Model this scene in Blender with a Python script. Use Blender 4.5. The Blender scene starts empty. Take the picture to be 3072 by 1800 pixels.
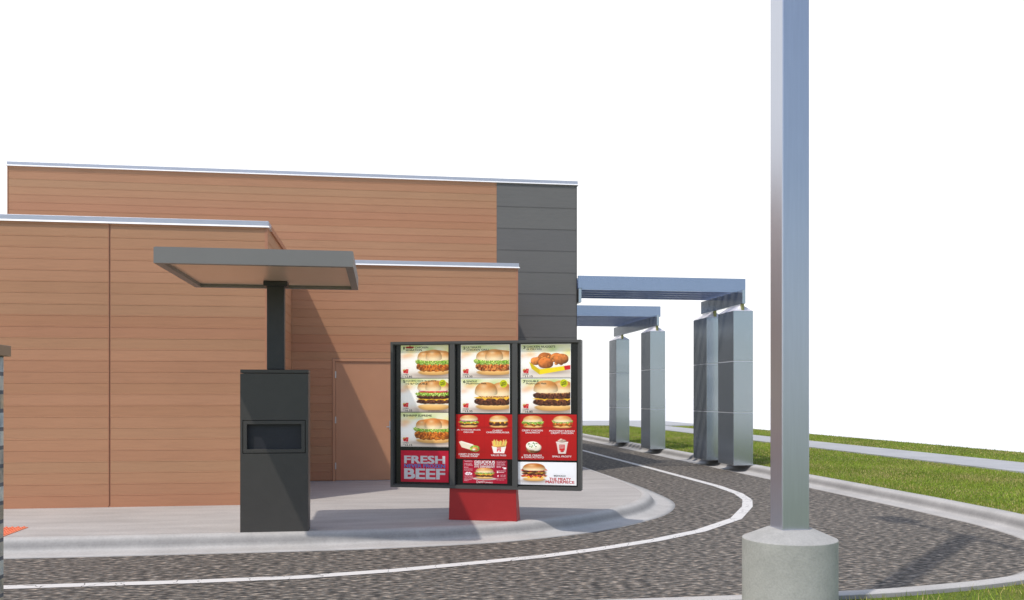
import bpy, math, random
import numpy as np
from mathutils import Vector

random.seed(7)
rng = np.random.default_rng(11)
scene = bpy.context.scene
C = scene.collection
R = math.radians
P = 0.15                                    # height of kerb tops, pavement and lawns

# ------------------------------------------------------------------ helpers
class MB:
    """collects polygons; build() links them as one mesh object"""
    def __init__(self):
        self.v = []; self.f = []
    def face(self, pts):
        n = len(self.v); self.v += [tuple(p) for p in pts]; self.f.append(tuple(range(n, n + len(pts)))); return self
    def box(self, x0, x1, y0, y1, z0, z1):
        n = len(self.v)
        self.v += [(x0,y0,z0),(x1,y0,z0),(x1,y1,z0),(x0,y1,z0),(x0,y0,z1),(x1,y0,z1),(x1,y1,z1),(x0,y1,z1)]
        self.f += [tuple(n+i for i in q) for q in ((3,2,1,0),(4,5,6,7),(0,1,5,4),(1,2,6,5),(2,3,7,6),(3,0,4,7))]
        return self
    def hexa(self, p):                      # eight corners, bottom ring then top ring
        n = len(self.v); self.v += [tuple(q) for q in p]
        self.f += [tuple(n+i for i in q) for q in ((3,2,1,0),(4,5,6,7),(0,1,5,4),(1,2,6,5),(2,3,7,6),(3,0,4,7))]
        return self
    def ring(self, x0, x1, z0, z1, b, y0, y1):          # rectangular frame in the XZ plane
        o = [(x0,z0),(x1,z0),(x1,z1),(x0,z1)]
        i = [(x0+b,z0+b),(x1-b,z0+b),(x1-b,z1-b),(x0+b,z1-b)]
        n = len(self.v)
        for y in (y0, y1):
            self.v += [(a,y,c) for a,c in o] + [(a,y,c) for a,c in i]
        for k in range(4):
            j = (k+1) % 4
            self.f += [(n+k,n+j,n+4+j,n+4+k), (n+12+k,n+12+j,n+8+j,n+8+k),
                       (n+k,n+8+k,n+8+j,n+j), (n+4+k,n+4+j,n+12+j,n+12+k)]
        return self
    def lathe(self, prof, seg=48, cx=0, cy=0, cap=True):
        n = len(self.v)
        for r, z in prof:
            for k in range(seg):
                a = 2*math.pi*k/seg
                self.v.append((cx+r*math.cos(a), cy+r*math.sin(a), z))
        for i in range(len(prof)-1):
            for k in range(seg):
                j = (k+1) % seg
                self.f.append((n+i*seg+k, n+i*seg+j, n+(i+1)*seg+j, n+(i+1)*seg+k))
        if cap:
            self.f.append(tuple(n+k for k in reversed(range(seg))))
            self.f.append(tuple(n+(len(prof)-1)*seg+k for k in range(seg)))
        return self
    def build(self, name, mat, parent=None, off=(0,0,0), smooth=False, bevel=0, label=None):
        me = bpy.data.meshes.new(name)
        me.from_pydata([(a-off[0], b-off[1], c-off[2]) for a,b,c in self.v], [], self.f)
        me.update()
        return link(name, me, mat, parent, smooth, bevel, label)

def link(name, me, mat, parent=None, smooth=False, bevel=0, label=None):
    o = bpy.data.objects.new(name, me); C.objects.link(o)
    if mat: me.materials.append(mat)
    if smooth: me.polygons.foreach_set('use_smooth', [True]*len(me.polygons))
    if bevel:
        m = o.modifiers.new('edge', 'BEVEL'); m.width = bevel; m.segments = 2; m.limit_method = 'ANGLE'; m.angle_limit = R(35)
    if parent: o.parent = parent
    if label: o['label'] = label
    return o

def tag(o, label, cat, group=None):
    o['label'] = label; o['category'] = cat
    if group: o['group'] = group
    return o
def thing(name, label, cat, loc=(0,0,0), rz=0, group=None):
    o = bpy.data.objects.new(name, None); C.objects.link(o)
    o.location = loc; o.rotation_euler = (0,0,rz); o.empty_display_size = .2
    return tag(o, label, cat, group)
def struct(o):
    o['kind'] = 'structure'; return o

def srgb(r, g, b):
    f = lambda c: (c/255/12.92) if c/255 <= .04045 else ((c/255+.055)/1.055)**2.4
    return (f(r), f(g), f(b), 1)

# ------------------------------------------------------------------ materials
class NT:
    def __init__(self, name, rough=.6, metal=0, spec=.5):
        self.m = bpy.data.materials.new(name); self.m.use_nodes = True
        self.t = self.m.node_tree; self.b = self.t.nodes['Principled BSDF']
        self.b.inputs['Roughness'].default_value = rough
        self.b.inputs['Metallic'].default_value = metal
        self.b.inputs['Specular IOR Level'].default_value = spec
        self._pos = None
    def n(self, kind, **kw):
        nd = self.t.nodes.new(kind)
        for k, v in kw.items():
            if k in nd.inputs.keys(): self.put(nd.inputs[k], v)
            else: setattr(nd, k, v)
        return nd
    def put(self, sock, v):
        if isinstance(v, bpy.types.NodeSocket): self.t.links.new(v, sock)
        else: sock.default_value = v
    def pos(self, sx=1, sy=1, sz=1):
        if self._pos is None: self._pos = self.n('ShaderNodeNewGeometry').outputs['Position']
        mp = self.n('ShaderNodeMapping'); self.put(mp.inputs['Vector'], self._pos)
        mp.inputs['Scale'].default_value = (sx, sy, sz); return mp.outputs['Vector']
    def noise(self, scale, detail=4, rough=.55, vec=None, dist=0):
        nd = self.n('ShaderNodeTexNoise'); self.put(nd.inputs['Vector'], vec or self.pos())
        nd.inputs['Scale'].default_value = scale; nd.inputs['Detail'].default_value = detail
        nd.inputs['Roughness'].default_value = rough; nd.inputs['Distortion'].default_value = dist
        return nd.outputs['Fac']
    def ramp(self, fac, stops):
        nd = self.n('ShaderNodeValToRGB'); self.put(nd.inputs['Fac'], fac)
        cr = nd.color_ramp
        while len(cr.elements) < len(stops): cr.elements.new(.5)
        for e, (p, c) in zip(cr.elements, stops):
            e.position = p; e.color = c if isinstance(c, tuple) else (c, c, c, 1)
        return nd.outputs['Color']
    def math(self, op, a, b=None, c=None):
        nd = self.n('ShaderNodeMath', operation=op)
        self.put(nd.inputs[0], a)
        if b is not None: self.put(nd.inputs[1], b)
        if c is not None: self.put(nd.inputs[2], c)
        return nd.outputs[0]
    def mix(self, fac, a, b, kind='MIX'):
        nd = self.n('ShaderNodeMix', data_type='RGBA', blend_type=kind)
        self.put(nd.inputs[0], fac); self.put(nd.inputs[6], a); self.put(nd.inputs[7], b)
        return nd.outputs[2]
    def bump(self, h, strength=.3, dist=.01):
        nd = self.n('ShaderNodeBump'); self.put(nd.inputs['Height'], h)
        nd.inputs['Strength'].default_value = strength; nd.inputs['Distance'].default_value = dist
        self.put(self.b.inputs['Normal'], nd.outputs['Normal'])
    def color(self, c): self.put(self.b.inputs['Base Color'], c); return self
    def rough(self, c): self.put(self.b.inputs['Roughness'], c); return self

def scaled(c, k): return (c[0]*k, c[1]*k, c[2]*k, 1)

def paint_mat(name, col, rough=.5, metal=0, var=.08, scale=6, spec=.5, bump=.04):
    m = NT(name, rough, metal, spec)
    f = m.noise(scale, 5)
    m.color(m.ramp(f, [(.3, scaled(col, 1-var)), (.7, scaled(col, 1+var))]))
    m.rough(m.math('MULTIPLY_ADD', m.noise(scale*3, 3), .16, rough-.08))
    if bump: m.bump(m.noise(260, 2), bump, .002)
    return m.m

def siding_mat(name, tones, pitch, z0, axis_long='x'):
    m = NT(name, .55, 0, .35)
    sep = m.n('ShaderNodeSeparateXYZ'); m.put(sep.inputs[0], m.pos())
    row = m.math('FLOOR', m.math('DIVIDE', m.math('SUBTRACT', sep.outputs[2], z0), pitch))
    wn = m.n('ShaderNodeTexWhiteNoise', noise_dimensions='1D'); m.put(wn.inputs['W'], m.math('ADD', row, 3.3))
    base = m.ramp(wn.outputs['Value'], [(i/(len(tones)-1), t) for i, t in enumerate(tones)])
    vec = m.n('ShaderNodeCombineXYZ')                    # grain shifted per board so it never lines up
    m.put(vec.inputs[0], m.math('ADD', m.math('MULTIPLY', m.math('ADD', sep.outputs[0], sep.outputs[1]), 2.2), m.math('MULTIPLY', row, 7.31)))
    m.put(vec.inputs[1], 0.0); m.put(vec.inputs[2], m.math('MULTIPLY', sep.outputs[2], 34))
    grain = m.noise(1.0, 6, .62, vec.outputs[0], .9)
    big = m.noise(.55, 3)
    c = m.mix(.30, base, m.ramp(grain, [(.32, .80), (.5, 1.0), (.72, 1.12)]), 'MULTIPLY')
    c = m.mix(.35, c, m.ramp(big, [(.3, .82), (.7, 1.1)]), 'MULTIPLY')
    m.color(c)
    m.bump(grain, .38, .004)
    return m.m

def concrete_mat(name, c0, c1, stretch=(1,1,1), rough=.85, fine=60):
    m = NT(name, rough, 0, .3)
    a = m.noise(1.3, 8, .62, m.pos(*stretch))
    b = m.noise(fine, 4, .6)
    d = m.noise(.35, 3)
    col = m.ramp(a, [(.28, c0), (.72, c1)])
    col = m.mix(.5, col, m.ramp(b, [(.3, .78), (.55, 1.0), (.75, 1.1)]), 'MULTIPLY')
    col = m.mix(.5, col, m.ramp(d, [(.3, .86), (.7, 1.05)]), 'MULTIPLY')
    m.color(col); m.bump(b, .35, .006)
    return m.m

WOOD = [srgb(186,134,101), srgb(188,141,107), srgb(194,143,110), srgb(185,142,108), srgb(189,136,104)]
WPITCH = .1527
M = {}
M['wood'] = siding_mat('wood_siding', WOOD, WPITCH, .166)
M['wood_high'] = siding_mat('wood_siding_high', WOOD, .1525, 5.363)
M['grey_siding'] = siding_mat('grey_siding', [srgb(112,111,109), srgb(116,115,112), srgb(110,109,108)], .4645, 2.93)
M['wood_trim'] = paint_mat('wood_coloured_trim', srgb(186,130,100), .45, var=.05)
M['door'] = paint_mat('door_paint', srgb(196,144,111), .42, var=.05, scale=2)
M['coping'] = paint_mat('coping_metal', srgb(190,194,206), .42, .35, var=.03)
M['lip'] = paint_mat('drip_edge_glint', srgb(250,250,250), .35, 0, var=.01)  # whiter than the coping: the lip's sun glint put into its colour
M['roofing'] = concrete_mat('roof_membrane', (.42,.42,.43,1), (.5,.5,.5,1))
M['dark_metal'] = paint_mat('dark_grey_metal', srgb(78,76,73), .42, .25, var=.05, scale=4)
M['black_metal'] = paint_mat('black_metal', srgb(56,56,58), .38, .2, var=.06, scale=4)
M['recess'] = paint_mat('speaker_recess', srgb(42,43,50), .5, 0, var=.1)
M['canopy_fascia'] = paint_mat('canopy_fascia', srgb(134,131,129), .45, .15, var=.03, scale=2)
M['soffit'] = paint_mat('canopy_soffit', srgb(242,214,190), .34, .45, var=.01, scale=2, bump=0)
M['board_frame'] = paint_mat('board_frame', srgb(82,81,79), .42, .1, var=.04)
M['backing'] = paint_mat('board_backing', srgb(16,17,20), .25, 0, var=.1)
M['red'] = paint_mat('red_pedestal', srgb(172,36,37), .45, 0, var=.05, scale=3)
M['steel'] = paint_mat('bright_steel', srgb(200,200,205), .3, .9, var=.05)
def brushed(name, col, rough, metal):
    m = NT(name, rough, metal, .5)
    a = m.noise(1.2, 3); b = m.noise(90, 2, .5, m.pos(1,1,.04))
    m.color(m.mix(.5, m.ramp(a, [(.3, scaled(col,.94)), (.7, scaled(col,1.05))]), m.ramp(b, [(.3, scaled(col,.95)), (.7, scaled(col,1.05))])))
    m.rough(m.math('MULTIPLY_ADD', a, .10, rough-.05)); return m.m
M['alu'] = brushed('brushed_aluminium', srgb(184,192,200), .20, .82)
M['alu_blue'] = brushed('joist_aluminium', srgb(166,177,200), .24, .84)
M['pole'] = brushed('lamp_pole_metal', srgb(188,193,206), .30, .78)
M['cap_metal'] = paint_mat('cap_sheet', srgb(232,230,238), .4, .15, var=.02, bump=0)
M['pin'] = paint_mat('olive_pin', srgb(150,148,96), .4, .5, var=.1)
M['joint'] = paint_mat('joint_strip', srgb(225,228,232), .35, .3, var=.02)
M['pavement'] = concrete_mat('pavement_concrete', (.44,.415,.39,1), (.58,.55,.52,1), (.8,3.0,1), .88, 45)
def kerb_mat():
    m = NT('kerb_concrete', .85, 0, .3)
    a = m.noise(1.6, 8, .62); b = m.noise(38, 4, .6); c = m.noise(9, 5, .6, m.pos(1,1,.2))
    col = m.ramp(a, [(.28,(.47,.455,.435,1)),(.72,(.61,.59,.565,1))])
    col = m.mix(.5, col, m.ramp(b, [(.3,.80),(.55,1.0),(.75,1.08)]), 'MULTIPLY')
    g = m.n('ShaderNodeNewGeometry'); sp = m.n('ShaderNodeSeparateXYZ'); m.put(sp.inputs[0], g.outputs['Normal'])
    steep = m.ramp(m.math('ADD', sp.outputs[2], m.math('MULTIPLY', c, .16)), [(.60,(.56,.56,.57,1)),(.98,(1,1,1,1))])   # shade of the steep face painted in as darker colour
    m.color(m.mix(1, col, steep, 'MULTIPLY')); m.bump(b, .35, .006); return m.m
M['kerb'] = kerb_mat()
M['sidewalk'] = concrete_mat('sidewalk_concrete', (.43,.44,.46,1), (.53,.54,.56,1), (1,1,1), .8, 50)
M['base'] = concrete_mat('lamp_base_concrete', (.39,.385,.37,1), (.54,.53,.51,1), (3,3,3), .85, 70)
M['ground'] = concrete_mat('pale_ground', (.93,.93,.93,1), (.97,.97,.97,1), (.1,.1,1), .9, 4)

def asphalt():
    m = NT('asphalt', .88, 0, .25)
    a = m.noise(22, 2, .55, m.pos(.5,1.15,1)); b = m.noise(95, 2, .6); d = m.noise(.4, 4)
    col = m.ramp(a, [(.28, (.03,.031,.033,1)), (.42, (.085,.081,.076,1)), (.53, (.17,.156,.14,1)), (.62,(.31,.28,.245,1)), (.74,(.62,.54,.46,1))])
    tint = m.ramp(m.noise(22, 2), [(.3,(.84,.90,.95,1)), (.7,(1.10,.99,.89,1))])
    col = m.mix(1, col, tint, 'MULTIPLY')
    col = m.mix(.6, col, m.ramp(b, [(.3,.6),(.7,1.3)]), 'MULTIPLY')
    col = m.mix(.6, col, m.ramp(d, [(.3,.82),(.7,1.12)]), 'MULTIPLY')
    m.color(col); m.bump(a, .22, .01); return m.m
M['asphalt'] = asphalt()

def line_paint():
    m = NT('road_paint', .7, 0, .3)
    warp = m.n('ShaderNodeTexNoise'); m.put(warp.inputs['Vector'], m.pos()); warp.inputs['Scale'].default_value = 6
    v2 = m.n('ShaderNodeVectorMath', operation='MULTIPLY_ADD')
    m.put(v2.inputs[0], warp.outputs['Color']); v2.inputs[1].default_value = (.22,.22,.0); m.put(v2.inputs[2], m.pos(1,1,0))
    vo = m.n('ShaderNodeTexVoronoi', feature='DISTANCE_TO_EDGE'); m.put(vo.inputs['Vector'], v2.outputs[0]); vo.inputs['Scale'].default_value = 2.6
    crack = m.ramp(vo.outputs['Distance'], [(.003, .15), (.009, 1.0)])
    wear = m.ramp(m.noise(70, 4, .65), [(.26,.55),(.36,1.0)])
    col = m.mix(1, m.mix(1, (.78,.76,.735,1), crack, 'MULTIPLY'), wear, 'MULTIPLY')
    m.color(col); return m.m
M['line'] = line_paint()

def lawn_mat():
    m = NT('lawn_turf', .9, 0, .2)
    a = m.noise(38, 5, .7); b = m.noise(1.1, 5, .6)
    col = m.ramp(a, [(.3,(.08,.11,.022,1)),(.5,(.20,.26,.04,1)),(.64,(.31,.33,.07,1)),(.78,(.50,.43,.18,1))])
    col = m.mix(.75, col, m.ramp(b, [(.3,(.7,.95,.6,1)),(.55,(1,1,1,1)),(.72,(1.35,1.1,.9,1))]), 'MULTIPLY')
    m.color(col); m.bump(a, 1, .04); return m.m
M['lawn'] = lawn_mat()

def blade_mat():
    m = NT('grass_blade', .65, 0, .25)
    at = m.n('ShaderNodeAttribute', attribute_name='Col'); m.color(at.outputs['Color'])
    m.b.inputs['Transmission Weight'].default_value = 0
    return m.m
M['blade'] = blade_mat()

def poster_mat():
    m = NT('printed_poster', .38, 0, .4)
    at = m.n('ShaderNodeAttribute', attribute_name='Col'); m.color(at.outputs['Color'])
    m.put(m.b.inputs['Emission Color'], at.outputs['Color']); m.b.inputs['Emission Strength'].default_value = .26  # slight glow added so the print looks brighter
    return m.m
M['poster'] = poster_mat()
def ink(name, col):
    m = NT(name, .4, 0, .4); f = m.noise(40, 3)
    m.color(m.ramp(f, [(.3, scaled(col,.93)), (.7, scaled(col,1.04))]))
    m.put(m.b.inputs['Emission Color'], col); m.b.inputs['Emission Strength'].default_value = .12  # inks get a weaker added glow to go with the posters
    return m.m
INK = dict(black=ink('ink_black', srgb(34,34,34)), white=ink('ink_white', srgb(246,244,242)), red=ink('ink_red', srgb(196,30,42)),
           blue=ink('ink_blue', srgb(24,128,200)), silver=ink('ink_silver', srgb(206,204,208)), dark_red=ink('ink_dark_red', srgb(150,32,30)),
           pale=ink('ink_pale', srgb(240,190,200)))

def stone_mat():
    m = NT('stacked_stone', .85, 0, .3)
    sep = m.n('ShaderNodeSeparateXYZ'); m.put(sep.inputs[0], m.pos())
    vec = m.n('ShaderNodeCombineXYZ'); m.put(vec.inputs[0], m.math('ADD', sep.outputs[0], sep.outputs[1])); m.put(vec.inputs[1], sep.outputs[2])
    br = m.n('ShaderNodeTexBrick'); m.put(br.inputs['Vector'], vec.outputs[0])
    br.inputs['Scale'].default_value = 1; br.inputs['Brick Width'].default_value = .33; br.inputs['Row Height'].default_value = .105
    br.inputs['Mortar Size'].default_value = .012; br.inputs['Color1'].default_value = (.52,.56,.62,1); br.inputs['Color2'].default_value = (.46,.38,.31,1)
    br.inputs['Mortar'].default_value = (.16,.16,.19,1); br.inputs['Bias'].default_value = .1
    n = m.noise(9, 6, .65)
    m.color(m.mix(.9, br.outputs['Color'], m.ramp(n, [(.3,(.5,.55,.6,1)),(.5,(1,1,1,1)),(.7,(1.6,1.4,1.15,1))]), 'MULTIPLY'))
    m.bump(n, .8, .03); return m.m
M['stone'] = stone_mat()
M['cap'] = paint_mat('brown_pillar_cap', srgb(150,122,100), .6, var=.08)

def tactile_mat():
    m = NT('tactile_orange', .6, 0, .3)
    m.color(m.ramp(m.noise(14, 4), [(.3, srgb(240,136,98)), (.7, srgb(250,156,120))])); return m.m
M['tactile'] = tactile_mat()

# ------------------------------------------------------------------ ground, road, kerbs, lawns
def smooth_path(pts, step=.18):
    """Catmull-Rom through the points, resampled"""
    out = []; dense = [pts[0]]
    for a, b in zip(pts, pts[1:]):                       # long straights get extra knots so the curve cannot overshoot
        L = math.hypot(b[0]-a[0], b[1]-a[1]); k = max(1, round(L/1.0))
        dense += [(a[0]+(b[0]-a[0])*i/k, a[1]+(b[1]-a[1])*i/k) for i in range(1, k+1)]
    p = [np.array(q, float) for q in dense]
    p = [2*p[0]-p[1]] + p + [2*p[-1]-p[-2]]
    for i in range(1, len(p)-2):
        n = max(2, min(8, int(np.linalg.norm(p[i+1]-p[i])/step)))
        for k in range(n):
            t = k/n
            a, b, c, d = p[i-1], p[i], p[i+1], p[i+2]
            out.append(.5*((2*b)+(c-a)*t+(2*a-5*b+4*c-d)*t*t+(3*b-a-3*c+d)*t**3))
    out.append(p[-2]); return np.array(out)
def offset_path(path, d):
    """d > 0 moves to the left of the direction of travel"""
    t = np.gradient(path, axis=0); t /= np.linalg.norm(t, axis=1)[:, None]
    return path + d*np.stack([-t[:,1], t[:,0]], 1)
def sweep(path, prof):
    mb = MB(); n = len(path)
    for o, z in prof:
        q = offset_path(path, o)
        mb.v += [(a, b, z) for a, b in q]
    for i in range(len(prof)-1):
        for k in range(n-1):
            mb.f.append((i*n+k, i*n+k+1, (i+1)*n+k+1, (i+1)*n+k))
    return mb
def s_profile(sign, flat, roll, top):
    pr = [(0, -.02), (.0, .004), (sign*flat*.5, .008), (sign*flat*.85, .011)]
    zz = [.016,.026,.044,.070,.098,.122,.138,.147,.1515,.153]
    xx = [.12,.25,.36,.44,.52,.61,.71,.82,.92,1.0]
    for x, z in zip(xx, zz): pr.append((sign*(flat+roll*x), z))
    pr.append((sign*(flat+roll+top), P+.004)); pr.append((sign*(flat+roll+top+.004), P-.002)); pr.append((sign*(flat+roll+top+.004), P-.1))
    return pr

inner = smooth_path([(-40,9.8),(-12,9.8),(-3.8,9.8),(-2.5,9.79),(-.86,9.815),(-.025,9.87),(1.086,10.04),(1.8,10.29),(2.54,10.69),(3.1,11.15),(3.48,11.55),(3.9,12.07),
                     (4.22,12.66),(4.45,13.26),(4.58,13.9),(4.66,14.93),(4.70,16.03),(4.70,18.5),(4.70,24),(4.70,40),(4.70,56)])
outer = smooth_path([(-40,6.88),(-12,6.88),(2.4,6.88),(3.4,6.90),(4.1,6.97),(5.1,7.22),(6.05,7.75),(6.85,8.55),(7.36,9.5),(7.58,10.6),(7.65,12.2),(7.66,15),(7.66,20),(7.64,26),(7.6,34),(7.58,46)])
struct(sweep(inner, s_profile(+1, .23, .23, .05)).build('kerb', M['kerb'], smooth=True))
struct(sweep(outer, s_profile(-1, .20, .21, .13)).build('kerb', M['kerb'], smooth=True))
ground = MB().face([(-900,-900,-.12),(900,-900,-.12),(900,900,-.12),(-900,900,-.12)]).build('ground', M['ground']); struct(ground)
road = MB().face([(-40,6.3,0),(8,6.3,0),(8,56,0),(-40,56,0)]).build('road', M['asphalt']); struct(road)

pv = offset_path(inner, .49)
poly = [(a, b, P) for a, b in pv] + [(-40, 56, P)]
struct(MB().face(poly).build('pavement', M['pavement']))

# lawns outside the lane: far one along the straight, near one in front
ov = offset_path(outer, -.52)
SW0, SW1, LX1 = 12.68, 14.47, 17.45
PL = P-.03                                  # turf sits a little below the kerb
near_poly = [(a, b, PL) for a, b in ov] + [(SW0, 46, PL), (SW0, -40, PL), (-40, -40, PL)]
struct(MB().face(near_poly).build('lawn', M['lawn']))
struct(MB().face([(SW1,-40,PL),(LX1,-40,PL),(LX1,45,PL),(SW1,45,PL)]).build('lawn', M['lawn']))
struct(MB().box(LX1, LX1+.03, -40, 45, -.1, PL-.01).build('lawn_edge', M['kerb']))
struct(MB().box(SW0, SW1, -40, 46, -.1, P+.006).build('sidewalk', M['sidewalk']))
struct(MB().box(7.9, 17.3, 46.0, 55.0, -.1, P+.003).build('sidewalk', M['sidewalk']))

# lane line, a ribbon 15 cm wide with the straight facets of the painted one
lp = np.array([(-40,8.33),(-6,8.33),(-3.24,8.33),(-1.7,8.345),(-.74,8.41),(.1,8.6),(.964,8.895),(1.65,9.15),(2.264,9.465),(3.1,9.98),(3.881,10.61),(4.75,11.6),(5.44,12.85),
               (5.80,13.7),(6.02,14.6),(6.14,15.9),(6.15,20),(6.12,25.5),(6.1,40),(6.1,56)])
struct(sweep(lp, [(.078, .005), (-.078, .005)]).build('road_line', M['line']))

# tactile pad with truncated domes
tp = thing('tactile_pad', 'orange tactile paving pad with raised domes in the pavement at the left edge', 'tactile paving', (-4.65, 10.68, P))
MB().box(-.63, .63, -.36, .33, -.02, .008).build('pad', M['tactile'], tp)
dm = MB()
for i in range(20):
    for j in range(11):
        dm.lathe([(.014,.008),(.012,.02),(.008,.0145)], 8, -.6+i*.063, -.32+j*.062)
dm.build('dome', M['tactile'], tp)['kind'] = 'stuff'

# grass blades
def blades(n, region, h0, h1, w, keep=None):
    x = rng.uniform(region[0], region[1], n); y = rng.uniform(region[2], region[3], n)
    if keep is not None:
        k = keep(x, y); x, y = x[k], y[k]
    m = len(x)
    h = rng.uniform(h0, h1, m)*(.6+.8*rng.random(m)); a = rng.uniform(0, 2*math.pi, m); l = rng.uniform(0, .9, m)*h; la = rng.uniform(0, 2*math.pi, m)
    ww = w*rng.uniform(.6, 1.3, m)
    v = np.zeros((m, 3, 3))
    v[:,0] = np.stack([x-ww*np.cos(a), y-ww*np.sin(a), np.full(m, PL-.005)], 1)
    v[:,1] = np.stack([x+ww*np.cos(a), y+ww*np.sin(a), np.full(m, PL-.005)], 1)
    v[:,2] = np.stack([x+l*np.cos(la), y+l*np.sin(la), PL+h], 1)
    pn = np.sin(x*1.7+np.sin(y*.9)*1.5)*np.cos(y*1.3+np.sin(x*2.1))*.5+.5           # dry and lush patches
    t = rng.random(m)
    g = np.array([.255,.345,.038])[None]*(0.55+.9*rng.random(m))[:,None]*np.stack([1+.25*(t-.5), np.ones(m), np.ones(m)], 1)
    g *= (.72+.5*(.5+.5*np.sin(x*.9+2*np.sin(y*.35))*np.cos(y*.55+1.3*np.sin(x*.6))))[:,None]
    dry = (rng.random(m) < .10+.46*pn**2)
    g[dry] = np.array([.60,.50,.20])*(0.5+.7*rng.random(dry.sum()))[:,None]
    return v.reshape(-1,3), np.repeat(g, 3, 0)
def near_keep(x, y):
    m = len(outer)//1
    d = np.full(len(x), 1e9)
    side = np.zeros(len(x))
    for i in range(len(ov)-1):
        a, b = ov[i], ov[i+1]
        if b[0] < -6 or a[1] > 13: continue
        e = b-a; L = e@e
        if L < 1e-9: continue
        t = np.clip(((x-a[0])*e[0]+(y-a[1])*e[1])/L, 0, 1)
        px, py = x-(a[0]+t*e[0]), y-(a[1]+t*e[1])
        q = px*px+py*py; c = e[0]*py-e[1]*px
        k = q < d; d[k] = q[k]; side[k] = c[k]
    return side < 0
V, G = [], []
for args in ((34000, (-3,9.5,5.3,9.2), .03, .055, .0035, near_keep),
             (90000, (8.14,SW0-.01,8,20), .018, .036, .006, lambda x,y: x > 8.14+.0*y),
             (60000, (8.14,SW0-.01,20,46), .02, .04, .010, None),
             (46000, (SW1+.01,LX1,12,45), .02, .04, .009, None)):
    v, g = blades(*args); V.append(v); G.append(g)
V = np.concatenate(V); G = np.concatenate(G); nv = len(V)
me = bpy.data.meshes.new('grass'); me.vertices.add(nv); me.vertices.foreach_set('co', V.ravel())
me.loops.add(nv); me.loops.foreach_set('vertex_index', np.arange(nv, dtype=np.int32))
me.polygons.add(nv//3); me.polygons.foreach_set('loop_start', np.arange(0, nv, 3, dtype=np.int32))
me.update(calc_edges=True)
ca = me.color_attributes.new('Col', 'FLOAT_COLOR', 'POINT'); ca.data.foreach_set('color', np.concatenate([G, np.ones((nv,1))], 1).ravel())
gr = link('grass', me, M['blade']); gr['kind'] = 'stuff'; tag(gr, 'short mown grass with dry patches on the lawns beside the lane', 'grass')

# ------------------------------------------------------------------ building
bl = thing('restaurant_building', 'flat roofed building with wood coloured siding, grey corner panel and a side door', 'building', (-1.5, 19, P))
BO = (-1.5, 19, P)
def part(mb, name, mat, parent=bl, **kw): return mb.build(name, mat, parent, BO, **kw)

def siding(p0, p1, z0, z1, pitch, off, depth=.005, gh=.006):
    """boards with V grooves between them; p0 -> p1 runs left to right seen from outside"""
    zs = [z0]; k = math.ceil((z0-off)/pitch - 1e-6)
    prof = [(0, z0)]
    while off+k*pitch < z1-.02:
        z = off+k*pitch; k += 1
        if z < z0+.03: continue
        prof += [(0, z-.012), (.004, z-.0065), (.0032, z-.004), (-depth*.3, z-.0005), (-depth*.45, z+gh*.35), (0, z+gh*.5)]
    prof.append((0, z1))
    d = Vector((p1[0]-p0[0], p1[1]-p0[1])).normalized(); n = Vector((d.y, -d.x))     # outward normal
    mb = MB()
    for (o, z) in prof:
        mb.v.append((p0[0]+n.x*o, p0[1]+n.y*o, z)); mb.v.append((p1[0]+n.x*o, p1[1]+n.y*o, z))
    for i in range(len(prof)-1):
        mb.f.append((2*i, 2*i+1, 2*i+3, 2*i+2))
    return mb
LX, RX, FY, DY, UY = -1.576, 2.48, 12.89, 16.31, 19.0
UX0, UX1, UB = -7.31, 4.174, 2.427
TOP, UTOP = 4.102, 6.308
# left block
part(siding((-12, FY), (-3.682, FY), P+.016, TOP-.07, WPITCH, .166), 'wall', M['wood'])
part(siding((-3.652, FY), (LX-.036, FY), P+.016, TOP-.07, WPITCH, .166), 'wall', M['wood'])
part(MB().box(-3.682, -3.652, FY+.010, FY+.02, P, TOP-.07).box(-3.682,-3.675,FY-.004,FY+.01,P,TOP-.07), 'panel_joint', M['wood_trim'])
part(MB().box(LX-.036, LX, FY-.004, FY+.06, P, TOP-.07), 'corner_trim', M['wood_trim'])
part(MB().box(-12, LX-.036, FY-.004, FY+.03, P, P+.016), 'base_trim', M['wood_trim'])
part(siding((LX-.002, FY+.06), (LX-.002, DY), P, TOP-.07, WPITCH, .166), 'wall', M['wood'])
# recessed block with the door
part(siding((LX, DY), (-.872, DY), P+.01, TOP-.07, WPITCH, .166), 'wall', M['wood'])
part(siding((.262, DY), (RX-.036, DY), P+.01, TOP-.07, WPITCH, .166), 'wall', M['wood'])
part(siding((-.872, DY), (.262, DY), 2.343, TOP-.07, WPITCH, .166), 'wall', M['wood'])
part(MB().box(RX-.036, RX, DY-.004, DY+.06, P, TOP-.07), 'corner_trim', M['wood_trim'])
part(siding((RX-.002, DY+.06), (RX-.002, UY), P, TOP-.07, WPITCH, .166), 'wall', M['wood'])
# tall block behind
part(siding((UX0, UY), (UB, UY), 3.2, UTOP-.07, .1525, 5.363), 'wall', M['wood_high'])
part(siding((UB, UY-.006), (UX1-.02, UY-.006), P, UTOP-.07, .4645, 2.93, .012, .012), 'wall', M['grey_siding'], label='dark grey wide board corner panel')
part(MB().box(UX1-.02, UX1, UY-.008, UY+.05, P, UTOP-.07), 'corner_trim', M['dark_metal'])
part(siding((UX1-.004, UY+.05), (UX1-.004, 46), P, UTOP-.07, .4645, 2.93, .012, .012), 'wall', M['grey_siding'])
part(MB().box(UX0-.012, UX0, UY-.01, UY+.05, 3.2, UTOP-.07), 'corner_trim', M['wood_trim'])
part(MB().box(UX0-.006, UX1-.03, UY+.06, 46, P, UTOP-.07), 'wall', M['grey_siding'])
part(MB().box(-12.06, -12.002, FY+.01, UY, P, TOP-.07), 'wall', M['wood'])
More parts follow.
